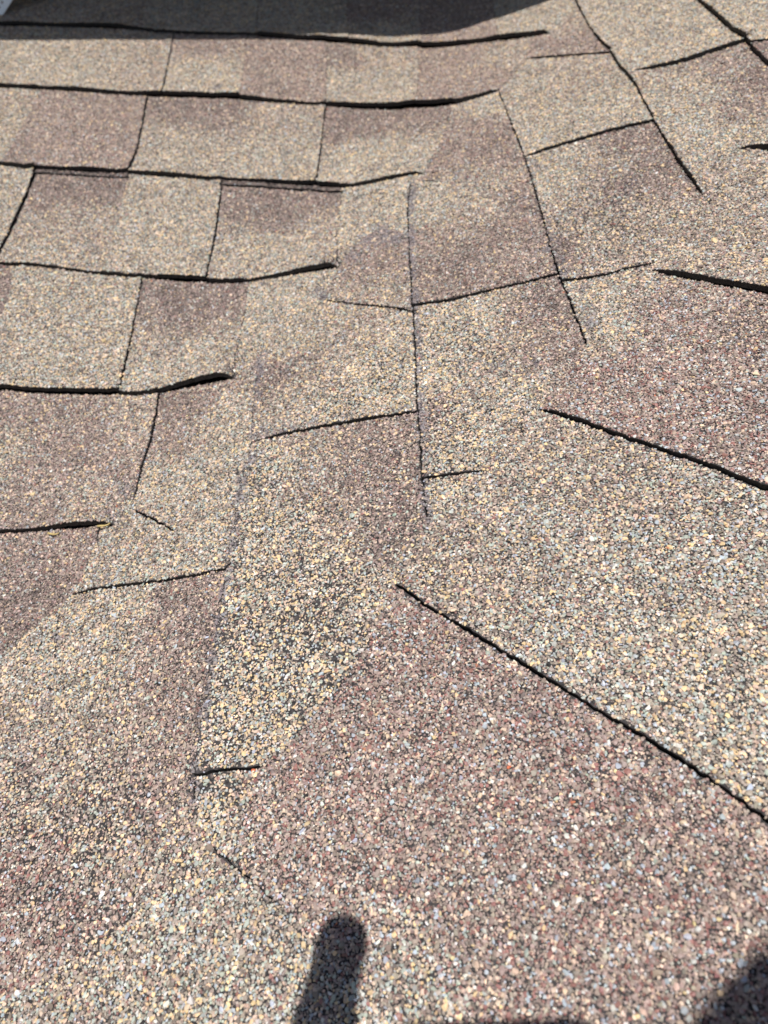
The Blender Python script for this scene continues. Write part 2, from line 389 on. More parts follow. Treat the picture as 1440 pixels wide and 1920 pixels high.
ci = N.new('GeometryNodeCollectionInfo'); ci.inputs[0].default_value = shapes; ci.inputs[1].default_value = True; ci.inputs[2].default_value = True
ip = N.new('GeometryNodeInstanceOnPoints'); ip.inputs['Pick Instance'].default_value = True
def attr(nm, ty):
    a_ = N.new('GeometryNodeInputNamedAttribute'); a_.data_type = ty; a_.inputs[0].default_value = nm; return a_.outputs[0]
er = N.new('FunctionNodeEulerToRotation'); ng.links.new(attr('spin', 'FLOAT_VECTOR'), er.inputs[0])
ng.links.new(gi.outputs[0], ip.inputs['Points']); ng.links.new(ci.outputs[0], ip.inputs['Instance'])
ng.links.new(attr('shape', 'INT'), ip.inputs['Instance Index']); ng.links.new(er.outputs[0], ip.inputs['Rotation'])
ng.links.new(attr('size', 'FLOAT_VECTOR'), ip.inputs['Scale']); ng.links.new(ip.outputs[0], go.inputs[0])

# ------------------------------------------------------------------ colour blends of the granules
PAL = np.array([(.310, .258, .214), (.170, .138, .118), (.540, .405, .310), (.350, .375, .335), (.345, .375, .415),
                (.600, .440, .255), (.570, .545, .505), (.235, .115, .100), (.022, .021, .022), (.400, .150, .080),
                (.285, .212, .186), (.150, .110, .098)])
#              taupe brown pink green blue cream white maroon black orange mauve umber
MIX = {
    'L': (.31, .16, .16, .18, .04, .098, .03, .01, .055, .0004, 0, 0),
    'W': (.24, .07, .18, .19, .04, .155, .06, .01, .07, .0004, 0, .02),
    'M': (.26, .09, .13, .10, .03, .07, .02, .02, .045, .0004, .14, .07),
    'T': (.08, .03, .09, .035, .02, .025, .01, .035, .045, .0004, .44, .20),
    'D': (.04, .05, .045, .025, .01, .01, .005, .03, .07, .0004, .32, .40),
    'R': (.10, .03, .12, .015, .07, .006, .035, .15, .04, .0004, .46, .07),
    'K': (.02, .05, .02, .01, .01, .0, .0, .0, .40, .0, .04, .45),
    'G': (.29, .11, .13, .20, .09, .07, .035, .03, .04, .0004, .06, .02),
}
MIX = {k: np.array(v_) / sum(v_) for k, v_ in MIX.items()}
SAMP = [(90, 324.5, 'K'), (150, 328, 'K'), (200, 331, 'K'), (450, 346.5, 'K'), (520, 351, 'K'), (600, 357, 'K'),  # (x, y, blend) - each sample colours only the tab it lies on
    (60, 20, 'M'), (380, 20, 'L'), (560, 20, 'L'), (565, 62, 'L'), (700, 20, 'T'), (720, 70, 'L'), (850, 70, 'T'), (850, 20, 'T'), (980, 50, 'L'), (1000, -20, 'L'), (-100, 20, 'M'), (560, -60, 'T'),
    (60, 100, 'L'), (160, 120, 'L'), (280, 130, 'M'), (290, 80, 'M'), (60, 150, 'L'), (390, 85, 'T'), (360, 140, 'L'), (400, 170, 'L'), (530, 130, 'T'), (560, 90, 'T'), (500, 170, 'T'),
    (700, 105, 'M'), (700, 160, 'L'), (650, 110, 'D'), (640, 150, 'L'), (850, 120, 'T'), (880, 165, 'T'), (950, 100, 'M'),
    (30, 220, 'L'), (10, 200, 'M'), (170, 210, 'T'), (180, 280, 'T'), (120, 250, 'T'), (240, 290, 'T'), (330, 210, 'D'), (420, 205, 'D'), (330, 280, 'L'), (500, 220, 'M'), (480, 290, 'L'), (560, 320, 'L'), (300, 250, 'M'),
    (700, 230, 'D'), (800, 220, 'D'), (700, 290, 'L'), (640, 230, 'D'), (640, 310, 'L'), (760, 300, 'L'), (880, 240, 'T'), (900, 280, 'D'), (860, 290, 'T'), (880, 330, 'M'), (960, 290, 'T'), (920, 200, 'L'),
    (1010, 90, 'T'), (1080, 80, 'T'), (1060, 50, 'M'), (1000, 150, 'L'), (1100, 130, 'M'), (1120, 200, 'L'), (1020, 230, 'L'), (1040, 130, 'M'),
    (1150, 60, 'L'), (1250, 60, 'L'), (1200, 20, 'L'), (1330, 60, 'L'), (1400, 30, 'L'), (1300, 160, 'L'), (1350, 130, 'T'), (1400, 200, 'T'), (1430, 150, 'D'), (1260, 200, 'L'), (1330, 260, 'L'), (1370, 330, 'M'), (1300, 230, 'L'),
    (20, 360, 'L'), (-40, 440, 'L'), (110, 350, 'D'), (200, 350, 'D'), (90, 440, 'M'), (200, 410, 'M'), (60, 480, 'L'), (320, 360, 'L'), (300, 450, 'L'), (250, 490, 'L'), (370, 480, 'L'),
    (480, 370, 'D'), (600, 370, 'D'), (520, 410, 'D'), (470, 460, 'L'), (540, 470, 'L'), (600, 430, 'M'), (700, 380, 'L'), (660, 430, 'L'), (740, 370, 'L'), (700, 500, 'T'), (740, 480, 'T'), (680, 550, 'M'), (740, 560, 'M'),
    (850, 370, 'L'), (800, 400, 'L'), (900, 390, 'M'), (980, 350, 'T'), (990, 380, 'D'), (800, 360, 'L'), (960, 420, 'T'), (980, 440, 'T'), (850, 500, 'D'), (800, 450, 'T'), (950, 510, 'T'), (820, 560, 'T'), (880, 350, 'M'), (930, 350, 'M'),
    (1050, 320, 'L'), (1020, 350, 'L'), (1180, 260, 'D'), (1200, 330, 'D'), (1120, 320, 'M'), (1080, 430, 'M'), (1050, 470, 'D'), (1150, 450, 'M'), (1220, 410, 'M'), (1250, 350, 'T'), (1200, 470, 'M'),
    (1380, 400, 'M'), (1330, 480, 'M'), (1420, 480, 'M'), (1400, 330, 'M'), (1430, 250, 'L'),
    (-60, 620, 'D'), (5, 540, 'D'), (100, 560, 'L'), (60, 650, 'L'), (170, 620, 'L'), (120, 710, 'L'), (200, 540, 'L'), (330, 560, 'D'), (420, 560, 'D'), (350, 600, 'D'), (300, 650, 'M'), (380, 660, 'L'), (280, 710, 'L'),
    (520, 560, 'L'), (560, 640, 'L'), (680, 620, 'M'), (700, 680, 'W'), (600, 700, 'M'), (520, 700, 'D'), (640, 750, 'W'), (520, 780, 'M'), (730, 740, 'W'), (500, 600, 'L'), (470, 660, 'L'),
    (850, 620, 'W'), (830, 700, 'W'), (900, 600, 'W'), (960, 640, 'M'), (980, 600, 'T'), (1030, 570, 'D'), (1000, 650, 'T'), (950, 690, 'M'), (880, 780, 'W'), (850, 850, 'W'), (950, 750, 'L'), (1060, 640, 'T'), (820, 780, 'T'),
    (1110, 580, 'L'), (1150, 560, 'L'), (1190, 520, 'M'), (1130, 620, 'L'), (1250, 580, 'R'), (1200, 700, 'R'), (1350, 700, 'R'), (1100, 720, 'R'), (1420, 850, 'R'), (1400, 600, 'T'), (1250, 800, 'R'),
    (60, 770, 'T'), (150, 800, 'T'), (60, 860, 'T'), (20, 850, 'L'), (200, 880, 'T'), (150, 940, 'M'), (260, 770, 'M'), (100, 960, 'T'), (340, 770, 'D'), (390, 760, 'T'), (330, 820, 'T'), (420, 770, 'L'), (400, 850, 'L'), (340, 920, 'L'), (430, 900, 'L'), (290, 900, 'L'),
    (390, 980, 'L'), (250, 1020, 'M'), (330, 1050, 'L'), (220, 1060, 'L'), (60, 1060, 'T'), (80, 1100, 'D'), (20, 1150, 'D'), (140, 1030, 'T'), (0, 1040, 'T'),
    (200, 1180, 'L'), (250, 1140, 'L'), (330, 1130, 'D'), (290, 1180, 'T'), (270, 1260, 'T'), (290, 1340, 'T'), (200, 1350, 'M'), (400, 1120, 'T'), (390, 1180, 'D'), (330, 1220, 'T'), (370, 1300, 'T'), (100, 1240, 'L'), (60, 1350, 'M'), (150, 1300, 'L'), (220, 1260, 'L'), (330, 1370, 'T'), (250, 1400, 'M'), (100, 1480, 'M'), (200, 1550, 'M'), (50, 1650, 'R'), (300, 1480, 'T'), (300, 1600, 'M'), (120, 1750, 'R'),
    (600, 850, 'M'), (700, 860, 'D'), (750, 950, 'D'), (740, 820, 'T'), (660, 830, 'T'), (680, 930, 'T'), (720, 1030, 'D'), (620, 900, 'T'), (600, 900, 'M'), (520, 880, 'W'), (500, 980, 'W'), (560, 1000, 'W'), (740, 1060, 'M'), (640, 960, 'M'), (600, 1060, 'W'), (500, 1120, 'W'), (680, 1100, 'W'), (560, 1180, 'W'), (470, 1250, 'W'), (520, 1300, 'W'), (620, 1240, 'W'), (440, 1380, 'W'), (700, 1180, 'M'),
    (400, 1440, 'W'), (420, 1500, 'W'), (400, 1550, 'W'), (750, 1190, 'R'), (650, 1310, 'R'), (560, 1420, 'R'), (500, 1520, 'R'), (700, 1500, 'R'), (900, 1400, 'R'), (1100, 1600, 'R'), (1300, 1600, 'R'), (900, 1750, 'R'), (1200, 1800, 'R'), (600, 1650, 'R'), (850, 1250, 'R'), (1000, 1900, 'R'), (800, 1880, 'G'),
    (840, 920, 'W'), (860, 880, 'W'), (880, 960, 'M'), (950, 900, 'M'), (1000, 850, 'M'), (1100, 850, 'M'), (1000, 1000, 'G'), (1150, 950, 'M'), (1250, 1050, 'G'), (1350, 1000, 'G'), (1100, 1150, 'G'), (1300, 1200, 'L'), (1400, 1300, 'L'), (1200, 1320, 'G'), (1400, 1450, 'L'), (900, 1130, 'M'), (850, 1050, 'M'), (1420, 1100, 'G'),
    (450, 1680, 'G'), (350, 1750, 'G'), (500, 1800, 'G'), (250, 1850, 'G'), (600, 1900, 'G'), (400, 1900, 'L'), (120, 1900, 'G'), (400, 1640, 'M'), (520, 1720, 'L'), (150, 1820, 'M'),
]
# scuffs where granules are rubbed away: x, y, radius, share lost
BARE = [(640, 1190, 60, .5), (560, 1170, 90, .35), (450, 1190, 60, .3), (640, 1230, 22, .7), (520, 1250, 80, .32), (450, 1330, 60, .28), (590, 1290, 50, .35), (420, 1470, 50, .5), (400, 1440, 25, .5), (430, 1480, 30, .5),
        (350, 1640, 26, .7), (335, 1665, 20, .6), (470, 1620, 26, .5), (440, 1600, 18, .5), (520, 1680, 16, .6), (1200, 1655, 9, .9), (1120, 1635, 8, .8), (860, 1150, 14, .5), (780, 1110, 26, .5), (770, 1190, 12, .6), (1130, 1375, 30, .35), (1060, 1310, 24, .4),
        (1200, 1400, 20, .4), (560, 1440, 16, .5), (860, 1480, 8, .7), (180, 1560, 60, .3), (80, 1700, 70, .3), (260, 1500, 60, .25), (1410, 1070, 14, .5), (1050, 860, 10, .6), (1203, 720, 9, .7), (800, 820, 30, .35), (810, 790, 18, .4), (600, 1110, 60, .3), (700, 1250, 14, .5), (1060, 430, 30, .3), (1060, 470, 20, .35), (1130, 500, 20, .3),
        (1320, 375, 14, .5), (1190, 440, 26, .3), (760, 1440, 9, .6), (1000, 1840, 9, .7), (720, 1560, 8, .6), (320, 1690, 26, .45), (548, 409, 5, 1.), (545, 700, 26, .3), (500, 760, 24, .3)]
# purple-grey scuffed asphalt along the cut edges: x, y, radius, strength
SCUF = [(770, 370, 9, .8), (768, 405, 8, .7), (766, 440, 10, .8), (715, 440, 22, .75), (690, 452, 16, .7), (740, 448, 14, .7), (664, 480, 14, .5), (600, 550, 12, .8), (608, 560, 8, .9), (655, 570, 10, .5), (770, 520, 7, .6), (773, 565, 7, .6),
        (782, 610, 8, .8), (786, 640, 9, .7), (786, 690, 7, .5), (790, 730, 8, .6), (796, 800, 15, .8), (793, 850, 12, .8), (800, 870, 10, .6), (800, 960, 8, .7), (1035, 450, 16, .6), (1030, 470, 12, .6), (1050, 500, 12, .6), (1060, 520, 8, .8), (1093, 540, 10, .5), (1105, 605, 14, .75), (1096, 590, 9, .7), (1110, 580, 8, .4),
        (485, 680, 7, .7), (480, 730, 7, .7), (475, 810, 8, .7), (500, 815, 14, .6), (545, 805, 12, .5), (600, 795, 12, .4), (470, 860, 12, .7), (458, 900, 14, .8), (450, 940, 14, .8), (445, 970, 10, .8), (438, 1010, 9, .7), (430, 1060, 9, .6), (415, 1160, 12, .7), (408, 1200, 12, .8), (402, 1235, 12, .7), (392, 1290, 9, .6), (382, 1350, 8, .7), (372, 1410, 10, .6), (368, 1440, 9, .7),
        (110, 1200, 9, .7), (104, 1230, 8, .6), (80, 1320, 14, .4), (30, 1400, 20, .4), (240, 920, 20, .35), (200, 1080, 20, .3), (190, 1010, 14, .4), (60, 120, 8, .2), (1000, 480, 9, .4), (860, 690, 18, .3), (930, 690, 16, .35), (1010, 680, 14, .35), (1180, 345, 14, .35), (1070, 400, 14, .35), (1000, 310, 10, .35), (870, 345, 24, .2),
        (1290, 340, 8, .5), (215, 975, 14, .35), (410, 173, 8, .8), (395, 178, 5, .8)]

# --- scatter in the flat sheet, then lift each stone onto its tab
sp_ = .00100
gx, gy = np.meshgrid(np.arange(lo[0], hi[0], sp_), np.arange(lo[1], hi[1], sp_ * .866)); gx[1::2] += sp_ / 2
G = np.column_stack([gx.ravel(), gy.ravel()]); G += rng.uniform(-.36, .36, G.shape) * sp_
px = to_px(fold(G)[0])
m_ = (px[:, 0] > GB[0]) & (px[:, 0] < GB[1]) & (px[:, 1] > GB[2]) & (px[:, 1] < GB[3])
G, px = G[m_], px[m_]
keep = rng.random(len(G)) > .03
WORN = [(500, 900, 60), (480, 1000, 60), (560, 980, 60), (520, 1080, 80), (620, 1090, 70), (560, 1180, 110), (450, 1180, 60), (620, 1240, 70), (450, 1300, 70), (530, 1320, 60), (430, 1400, 60), (400, 1480, 50), (850, 800, 60), (830, 880, 50), (860, 650, 60), (640, 760, 60), (720, 700, 50), (1150, 400, 80), (100, 1600, 110), (200, 1520, 90), (60, 1500, 80), (150, 1700, 90)]
wn = np.zeros(len(G))
for x, y, r in WORN: wn = np.maximum(wn, np.exp(-(((px[:, 0] - x) ** 2 + (px[:, 1] - y) ** 2) / r ** 2) ** 2))
keep &= rng.random(len(G)) > .21 * wn * (1 + .5 * vnoise(G, 330, 51) + .5 * vnoise(G, 620, 52))
for x, y, r, s_ in BARE:
    m_ = np.hypot(px[:, 0] - x, (px[:, 1] - y) * 1.15) < r * 1.5
    i = np.nonzero(m_)[0]; d = np.hypot(px[i, 0] - x, (px[i, 1] - y) * 1.15) / r
    cl = .5 + .9 * (vnoise(G[i], 230, 21) * .5 + vnoise(G[i], 520, 22) * .6)                           # rubbed off in small clumps
    keep[i] &= ~(rng.random(len(i)) < s_ * np.exp(-d * d) * np.clip(cl, .15, 1.2) * .55)
G, px = G[keep], px[keep]
from mathutils.kdtree import KDTree
pts_, lim_ = [], []
for nm, L in LN.items():
    if L['soft']: continue
    S_ = np.arange(0, L['len'], .0005); X_ = np.interp(S_, L['s'], L['U'][:, 0]); Y_ = np.interp(S_, L['s'], L['U'][:, 1])
    pts_ += list(zip(X_, Y_)); lim_ += [L['gap'] * .5 + .00012] * len(S_)
kd = KDTree(len(pts_)); [kd.insert((x, y, 0), i) for i, (x, y) in enumerate(pts_)]; kd.balance()
lim_ = np.array(lim_); cl_ = (G / .006).astype(int); cells = {(int(x / .006) + i, int(y / .006) + j) for x, y in pts_ for i in (-1, 0, 1) for j in (-1, 0, 1)}
keep = np.ones(len(G), bool)
for i, c_ in enumerate(map(tuple, cl_.tolist())):
    if c_ in cells:
        _, j, d = kd.find((G[i, 0], G[i, 1], 0))
        if d < lim_[j] * rng.uniform(.5, 1.2) and rng.random() < .9: keep[i] = False
G, px = G[keep], px[keep]
bvh = BVHTree.FromPolygons([(*u, 0) for u in P2], tri.tolist())
ti = np.full(len(G), -1)
dn = Vector((0, 0, -1)); rc = bvh.ray_cast
for i, (x, y) in enumerate(G.tolist()):
    h_ = rc(Vector((x, y, 1)), dn)[2]
    if h_ is not None: ti[i] = h_
G, px, ti = G[ti >= 0], px[ti >= 0], ti[ti >= 0]
A_, B_, C_ = (P2[tri[ti, k]] for k in range(3))
den = (B_[:, 1] - C_[:, 1]) * (A_[:, 0] - C_[:, 0]) + (C_[:, 0] - B_[:, 0]) * (A_[:, 1] - C_[:, 1])
w0 = ((B_[:, 1] - C_[:, 1]) * (G[:, 0] - C_[:, 0]) + (C_[:, 0] - B_[:, 0]) * (G[:, 1] - C_[:, 1])) / den
w1 = ((C_[:, 1] - A_[:, 1]) * (G[:, 0] - C_[:, 0]) + (A_[:, 0] - C_[:, 0]) * (G[:, 1] - C_[:, 1])) / den
Q = [POS[corner[ti, k]] for k in range(3)]
P3 = Q[0] * w0[:, None] + Q[1] * w1[:, None] + Q[2] * (1 - w0 - w1)[:, None]
NN = np.cross(Q[1] - Q[0], Q[2] - Q[0]); NN /= np.linalg.norm(NN, axis=1)[:, None] + 1e-15
greg = reg[ti]
n_ = len(G); print('granules', n_, round(time.time() - T0, 1))
# blend of every stone
sU = unfold(on_roof([s[:2] for s in SAMP])); sreg = []
for u in sU:
    h_ = rc(Vector((*u, 1)), dn)[2]; sreg.append(reg[h_] if h_ is not None else -1)
sreg = np.array(sreg); smix = np.array([MIX[s[2]] for s in SAMP])
mix = np.tile(MIX['M'], (n_, 1))
Gw = G + .004 * np.column_stack([vnoise(G, 60, 31), vnoise(G, 60, 32)])
for r in np.unique(greg):
    k = np.nonzero(sreg == r)[0]; i = np.nonzero(greg == r)[0]
    if not len(k):
        k = np.argsort(((sU - G[i].mean(0)) ** 2).sum(1))[:1]
    d = ((Gw[i][:, None] - sU[k][None]) ** 2).sum(2) + 6e-5
    ww = 1 / d ** 1.6; ww /= ww.sum(1)[:, None]; mix[i] = ww @ smix[k]
cum = np.cumsum(mix, axis=1); pick = (rng.random(n_)[:, None] * cum[:, -1:] > cum).sum(1).clip(0, 11)
clump = 1 + .16 * vnoise(G, 240, 61) + .12 * vnoise(G, 430, 62) + .07 * vnoise(G, 60, 63)
col = PAL[pick] * clump[:, None] * rng.normal(1, .13, (n_, 1)).clip(.55, 1.5) * rng.normal(1, .03, (n_, 3))
size = np.exp(rng.normal(0, .25, n_)) * .00136
size[pick == 5] *= 1.12; size[pick == 8] *= .8
for x, y in ((785, 626), (786, 675), (613, 206), (955, 1440), (477, 1441)):
    j = np.argsort((px[:, 0] - x) ** 2 + (px[:, 1] - y) ** 2)[:2]; col[j] = (.50, .13, .06)
scu = np.zeros(n_)
for nm, (off, rr, st) in dict(E=(5, 7, .8), F=(3, 8, .75), B=(5, 5, .35), S5=(0, 6, .45), C4=(-6, 4, .0)).items():
    p_ = catmull(LN[nm]['pts'], 9); r2 = np.random.default_rng(ord(nm[0]))
    for (x, y), k_ in zip(p_, r2.uniform(0, 1, len(p_))):
        if k_ > .2 and st: SCUF.append((x + off + (y % 7) - 3, y - (7 if nm == 'S5' else 0), rr * (.5 + .9 * k_), st * (.6 + .5 * k_)))
for x, y, r, s_ in SCUF:
    d = np.hypot(px[:, 0] - x, px[:, 1] - y) / r; scu = np.maximum(scu, s_ * np.exp(-d ** 3))
scu = np.clip(scu * (1 + .5 * vnoise(G, 300, 41)), 0, .95)
m_ = rng.random(n_) < scu * 1.1
col[m_] = col[m_] * .25 + np.array([.165, .148, .165]) * .75 * rng.normal(1, .12, (m_.sum(), 1))
sxyz = size[:, None] * np.column_stack([np.ones(n_), np.ones(n_), np.where(m_, .55, 1.0)]) * rng.uniform(.85, 1.15, (n_, 3))
NN += rng.normal(0, .26, (n_, 3)); NN /= np.linalg.norm(NN, axis=1)[:, None]
NW = NN @ ROOF.T
ang = rng.uniform(0, 2 * np.pi, n_); Tn = np.column_stack([np.cos(ang), np.sin(ang), np.zeros(n_)])
Tn -= NW * (Tn * NW).sum(1)[:, None]; Tn /= np.linalg.norm(Tn, axis=1)[:, None]; Bn = np.cross(NW, Tn)
# rotation matrix columns T, B, N -> XYZ euler
ry = np.arcsin(np.clip(-Tn[:, 2], -1, 1)); rx = np.arctan2(Bn[:, 2], NW[:, 2]); rz = np.arctan2(Tn[:, 1], Tn[:, 0])
eul = np.column_stack([rx, ry, rz])
GP = world(P3 + NN * (size * rng.uniform(.05, .30, n_))[:, None])
shp = rng.integers(0, 18, n_)

# ------------------------------------------------------------------ building the objects
def tag(o, label=None, cat=None, group=None, kind=None):
    for k, v_ in (('label', label), ('category', cat), ('group', group), ('kind', kind)):
        if v_: o[k] = v_
    return o
def link(name, me, parent=None):
    o = bpy.data.objects.new(name, me); sc.collection.objects.link(o)
    if parent: o.parent = parent
    return o
# roof deck under the shingles: felt-covered sheet over both slopes
gu, gv = np.meshgrid(np.linspace(-3.2, 3.2, 90), np.linspace(-2.2, 1.62, 60))
Ud = np.column_stack([gu.ravel(), gv.ravel()]); Pd, Nd = fold(Ud); Wd = world(Pd - Nd * .0042)
nx, ny = 90, 60
fs = [(j * nx + i, j * nx + i + 1, (j + 1) * nx + i + 1, (j + 1) * nx + i) for j in range(ny - 1) for i in range(nx - 1)]
# thickness: the plywood below
Wd2 = world(Pd - Nd * .022); k = nx * ny
rim = [(i, i + 1) for i in range(nx - 1)] + [((j + 1) * nx - 1, (j + 2) * nx - 1) for j in range(ny - 1)] + \
      [(ny * nx - 1 - i, ny * nx - 2 - i) for i in range(nx - 1)] + [((ny - 1 - j) * nx, (ny - 2 - j) * nx) for j in range(ny - 1)]
me = bpy.data.meshes.new('shingle_roof')
me.from_pydata(np.vstack([Wd, Wd2]).tolist(), [], fs + [tuple(x + k for x in f[::-1]) for f in fs] + [(b2, a2, a2 + k, b2 + k) for a2, b2 in rim])
me.materials.append(M_PRINT); me.materials.append(M_ASPH)
pdx = to_px(Pd)
inside = (pdx[:, 0] > XB0 - 60) & (pdx[:, 0] < XB1 + 60) & (pdx[:, 1] > YB0 - 40) & (pdx[:, 1] < YB1 + 100) & (((Pd - CAM) @ np.array([0, math.cos(PH), -math.sin(PH)])) > .02)
for p in me.polygons:
    p.material_index = 1 if p.index >= len(fs) or all(inside[v_] for v_ in p.vertices if v_ < k) else 0
roof = link('shingle_roof', me)
tag(roof, 'sunlit brown and tan asphalt shingle roof with a woven valley', 'roof', kind='thing')

hard = {}
for e, own in edge_owner.items():
    hard[e] = any(o == 'border' or not LN[o]['soft'] for o in own)
POSW = world(POS); NLW = NL @ ROOF.T
cpx = to_px(fold(cen)[0])
ingb = (cpx[:, 0] > GB[0] + 4) & (cpx[:, 0] < GB[1] - 4) & (cpx[:, 1] > GB[2] + 3) & (cpx[:, 1] < GB[3] - 4)
TH = .0036
order = [r for r in np.argsort(-np.bincount(reg, minlength=nreg)) if (reg == r).sum() > 0]
for r in order:
    fi = np.nonzero(reg == r)[0]
    used, inv = np.unique(corner[fi], return_inverse=True); inv = inv.reshape(-1, 3); nvp = len(used)
    V_ = POSW[used]; faces = inv.tolist(); mats = (~ingb[fi]).astype(int).tolist()
    # down-turned edges: the cut thickness of the sheet
    low = V_ - NLW[used] * TH; ec = {}
    for j, f in enumerate(fi):
        for i in range(3):
            a2, b2 = int(inv[j, i]), int(inv[j, (i + 1) % 3])
            ec.setdefault(tuple(sorted((a2, b2))), []).append((a2, b2, tuple(sorted((int(tri[f, i]), int(tri[f, (i + 1) % 3]))))))
    for key, lst in ec.items():
        if len(lst) == 1 and hard.get(lst[0][2], False):
            a2, b2, _ = lst[0]; faces.append((b2, a2, a2 + nvp, b2 + nvp)); mats.append(2)
    me = bpy.data.meshes.new('shingle'); me.from_pydata(np.vstack([V_, low]).tolist(), [], faces)
    for m3 in (M_ASPH2, M_PRINT, M_ASPH): me.materials.append(m3)
    me.polygons.foreach_set('material_index', mats)
    bm = bmesh.new(); bm.from_mesh(me); bmesh.ops.delete(bm, geom=[v_ for v_ in bm.verts if not v_.link_faces], context='VERTS'); bm.to_mesh(me); bm.free()
    so = link('shingle', me, roof)
    gi_ = np.nonzero(greg == r)[0]
    if len(gi_) > 3:
        gm = bpy.data.meshes.new('granules'); gm.vertices.add(len(gi_)); gm.vertices.foreach_set('co', GP[gi_].astype(np.float32).ravel())
        for nm, ty, dat, key in (('spin', 'FLOAT_VECTOR', eul, 'vector'), ('size', 'FLOAT_VECTOR', sxyz, 'vector'), ('shape', 'INT', shp, 'value')):
            a_ = gm.attributes.new(nm, ty, 'POINT'); a_.data.foreach_set(key, dat[gi_].ravel().astype(np.int32 if ty == 'INT' else np.float32))
        a_ = gm.attributes.new('tint', 'FLOAT_COLOR', 'POINT')
        a_.data.foreach_set('color', np.column_stack([col[gi_].clip(0, 1), np.ones(len(gi_))]).astype(np.float32).ravel())
        go_ = link('granules', gm, so); go_['kind'] = 'stuff'
        md = go_.modifiers.new('set_granules', 'NODES'); md.node_group = ng
print(sorted([(int(b_), [int(x) for x in to_px(fold(cen[reg==r].mean(0)[None])[0])[0]]) for r,b_ in ((r,(reg==r).sum()) for r in order)],reverse=True))
print('pieces', len(order), round(time.time() - T0, 1))

# ------------------------------------------------------------------ helpers for the other things
def mesh_obj(name, V_, F_, m_, parent=None, smooth=False, bevel=0, loc=None):
    me = bpy.data.meshes.new(name); me.from_pydata([tuple(map(float, v_)) for v_ in V_], [], F_); me.materials.append(m_)
    if smooth: me.polygons.foreach_set('use_smooth', [True] * len(me.polygons))
    o = link(name, me, parent)
    if bevel:
        b_ = o.modifiers.new('bevel', 'BEVEL'); b_.width = bevel; b_.segments = 3; b_.limit_method = 'ANGLE'
    return o
def box(x0, x1, y0, y1, z0, z1):
    return [(x, y, z) for z in (z0, z1) for y in (y0, y1) for x in (x0, x1)], \
           [(0, 2, 3, 1), (4, 5, 7, 6), (0, 1, 5, 4), (2, 6, 7, 3), (0, 4, 6, 2), (1, 3, 7, 5)]
def joined(boxes):
    V_, F_ = [], []
    for v_, f_ in boxes:
        k = len(V_); V_ += v_; F_ += [tuple(i + k for i in q) for q in f_]
    return V_, F_

# ------------------------------------------------------------------ perforated sheet metal in the shade, top left corner
M_METAL = mat('coated_aluminium', (.86, .88, .90), .35, .6)
c0, c1 = on_roof([(3, 34), (33, -1)])
lean = np.array([0, .60, .80]); a_ = np.array([.66, 0, 0]) + .75 * lean; b_ = np.array([-.75, 0, 0]) + .66 * lean   # it stands on its corner, leaning back
a_ /= np.linalg.norm(a_); b_ /= np.linalg.norm(b_); up_ = np.cross(a_, b_)
V_, F_ = [], []; ps, hr, n1, n2 = .0062, .0014, 26, 12; mg = .0045; lift_ = .001
def mp(u, v_, h=0): return world(c0 + a_ * u + b_ * v_ + up_ * (lift_ + h))
for i in range(n1):
    for j in range(n2):
        u0, v0 = mg + i * ps, mg + j * ps; cu, cv = u0 + ps / 2, v0 + ps / 2 ; k = len(V_)
        for q in range(8):
            an = q * math.pi / 4 + math.pi / 8
            V_.append(mp(cu + hr * math.cos(an), cv + hr * math.sin(an)))
        for cu2, cv2 in ((u0 + ps, v0 + ps / 2), (u0 + ps, v0 + ps), (u0 + ps / 2, v0 + ps), (u0, v0 + ps), (u0, v0 + ps / 2), (u0, v0), (u0 + ps / 2, v0), (u0 + ps, v0)):
            V_.append(mp(cu2, cv2))
        # outer ring order: E, NE, N, NW, W, SW, S, SE ; hole verts sit between them
        for q in range(8):
            F_.append((k + q, k + 8 + q, k + 8 + (q + 1) % 8))
            F_.append((k + q, k + 8 + (q + 1) % 8, k + (q + 1) % 8))
LU, LV = 2 * mg + n1 * ps, 2 * mg + n2 * ps
for (u0, u1, v0, v1) in ((0, LU, 0, mg), (0, LU, LV - mg, LV), (0, mg, mg, LV - mg), (LU - mg, LU, mg, LV - mg)):
    k = len(V_); V_ += [mp(u0, v0), mp(u1, v0), mp(u1, v1), mp(u0, v1)]; F_.append((k, k + 1, k + 2, k + 3))
panel = mesh_obj('perforated_panel', V_, F_, M_METAL)
bm = bmesh.new(); bm.from_mesh(panel.data); bmesh.ops.remove_doubles(bm, verts=bm.verts, dist=1e-5); bmesh.ops.recalc_face_normals(bm, faces=bm.faces); bm.to_mesh(panel.data); bm.free()
so_ = panel.modifiers.new('thickness', 'SOLIDIFY'); so_.thickness = .0008; so_.offset = 0
tag(panel, 'pale grey perforated metal sheet leaning in the shade at the top left corner', 'metal sheet', kind='thing')
k1 = [mp(LU, 0), mp(LU, LV), mp(LU, LV, -.006), mp(LU, 0, -.006)]
fl = mesh_obj('folded_flange', k1 + [p + ROOF @ (a_ * .0009) for p in k1], [(0, 1, 2, 3), (7, 6, 5, 4), (0, 4, 5, 1), (1, 5, 6, 2), (2, 6, 7, 3), (3, 7, 4, 0)], M_METAL, panel)

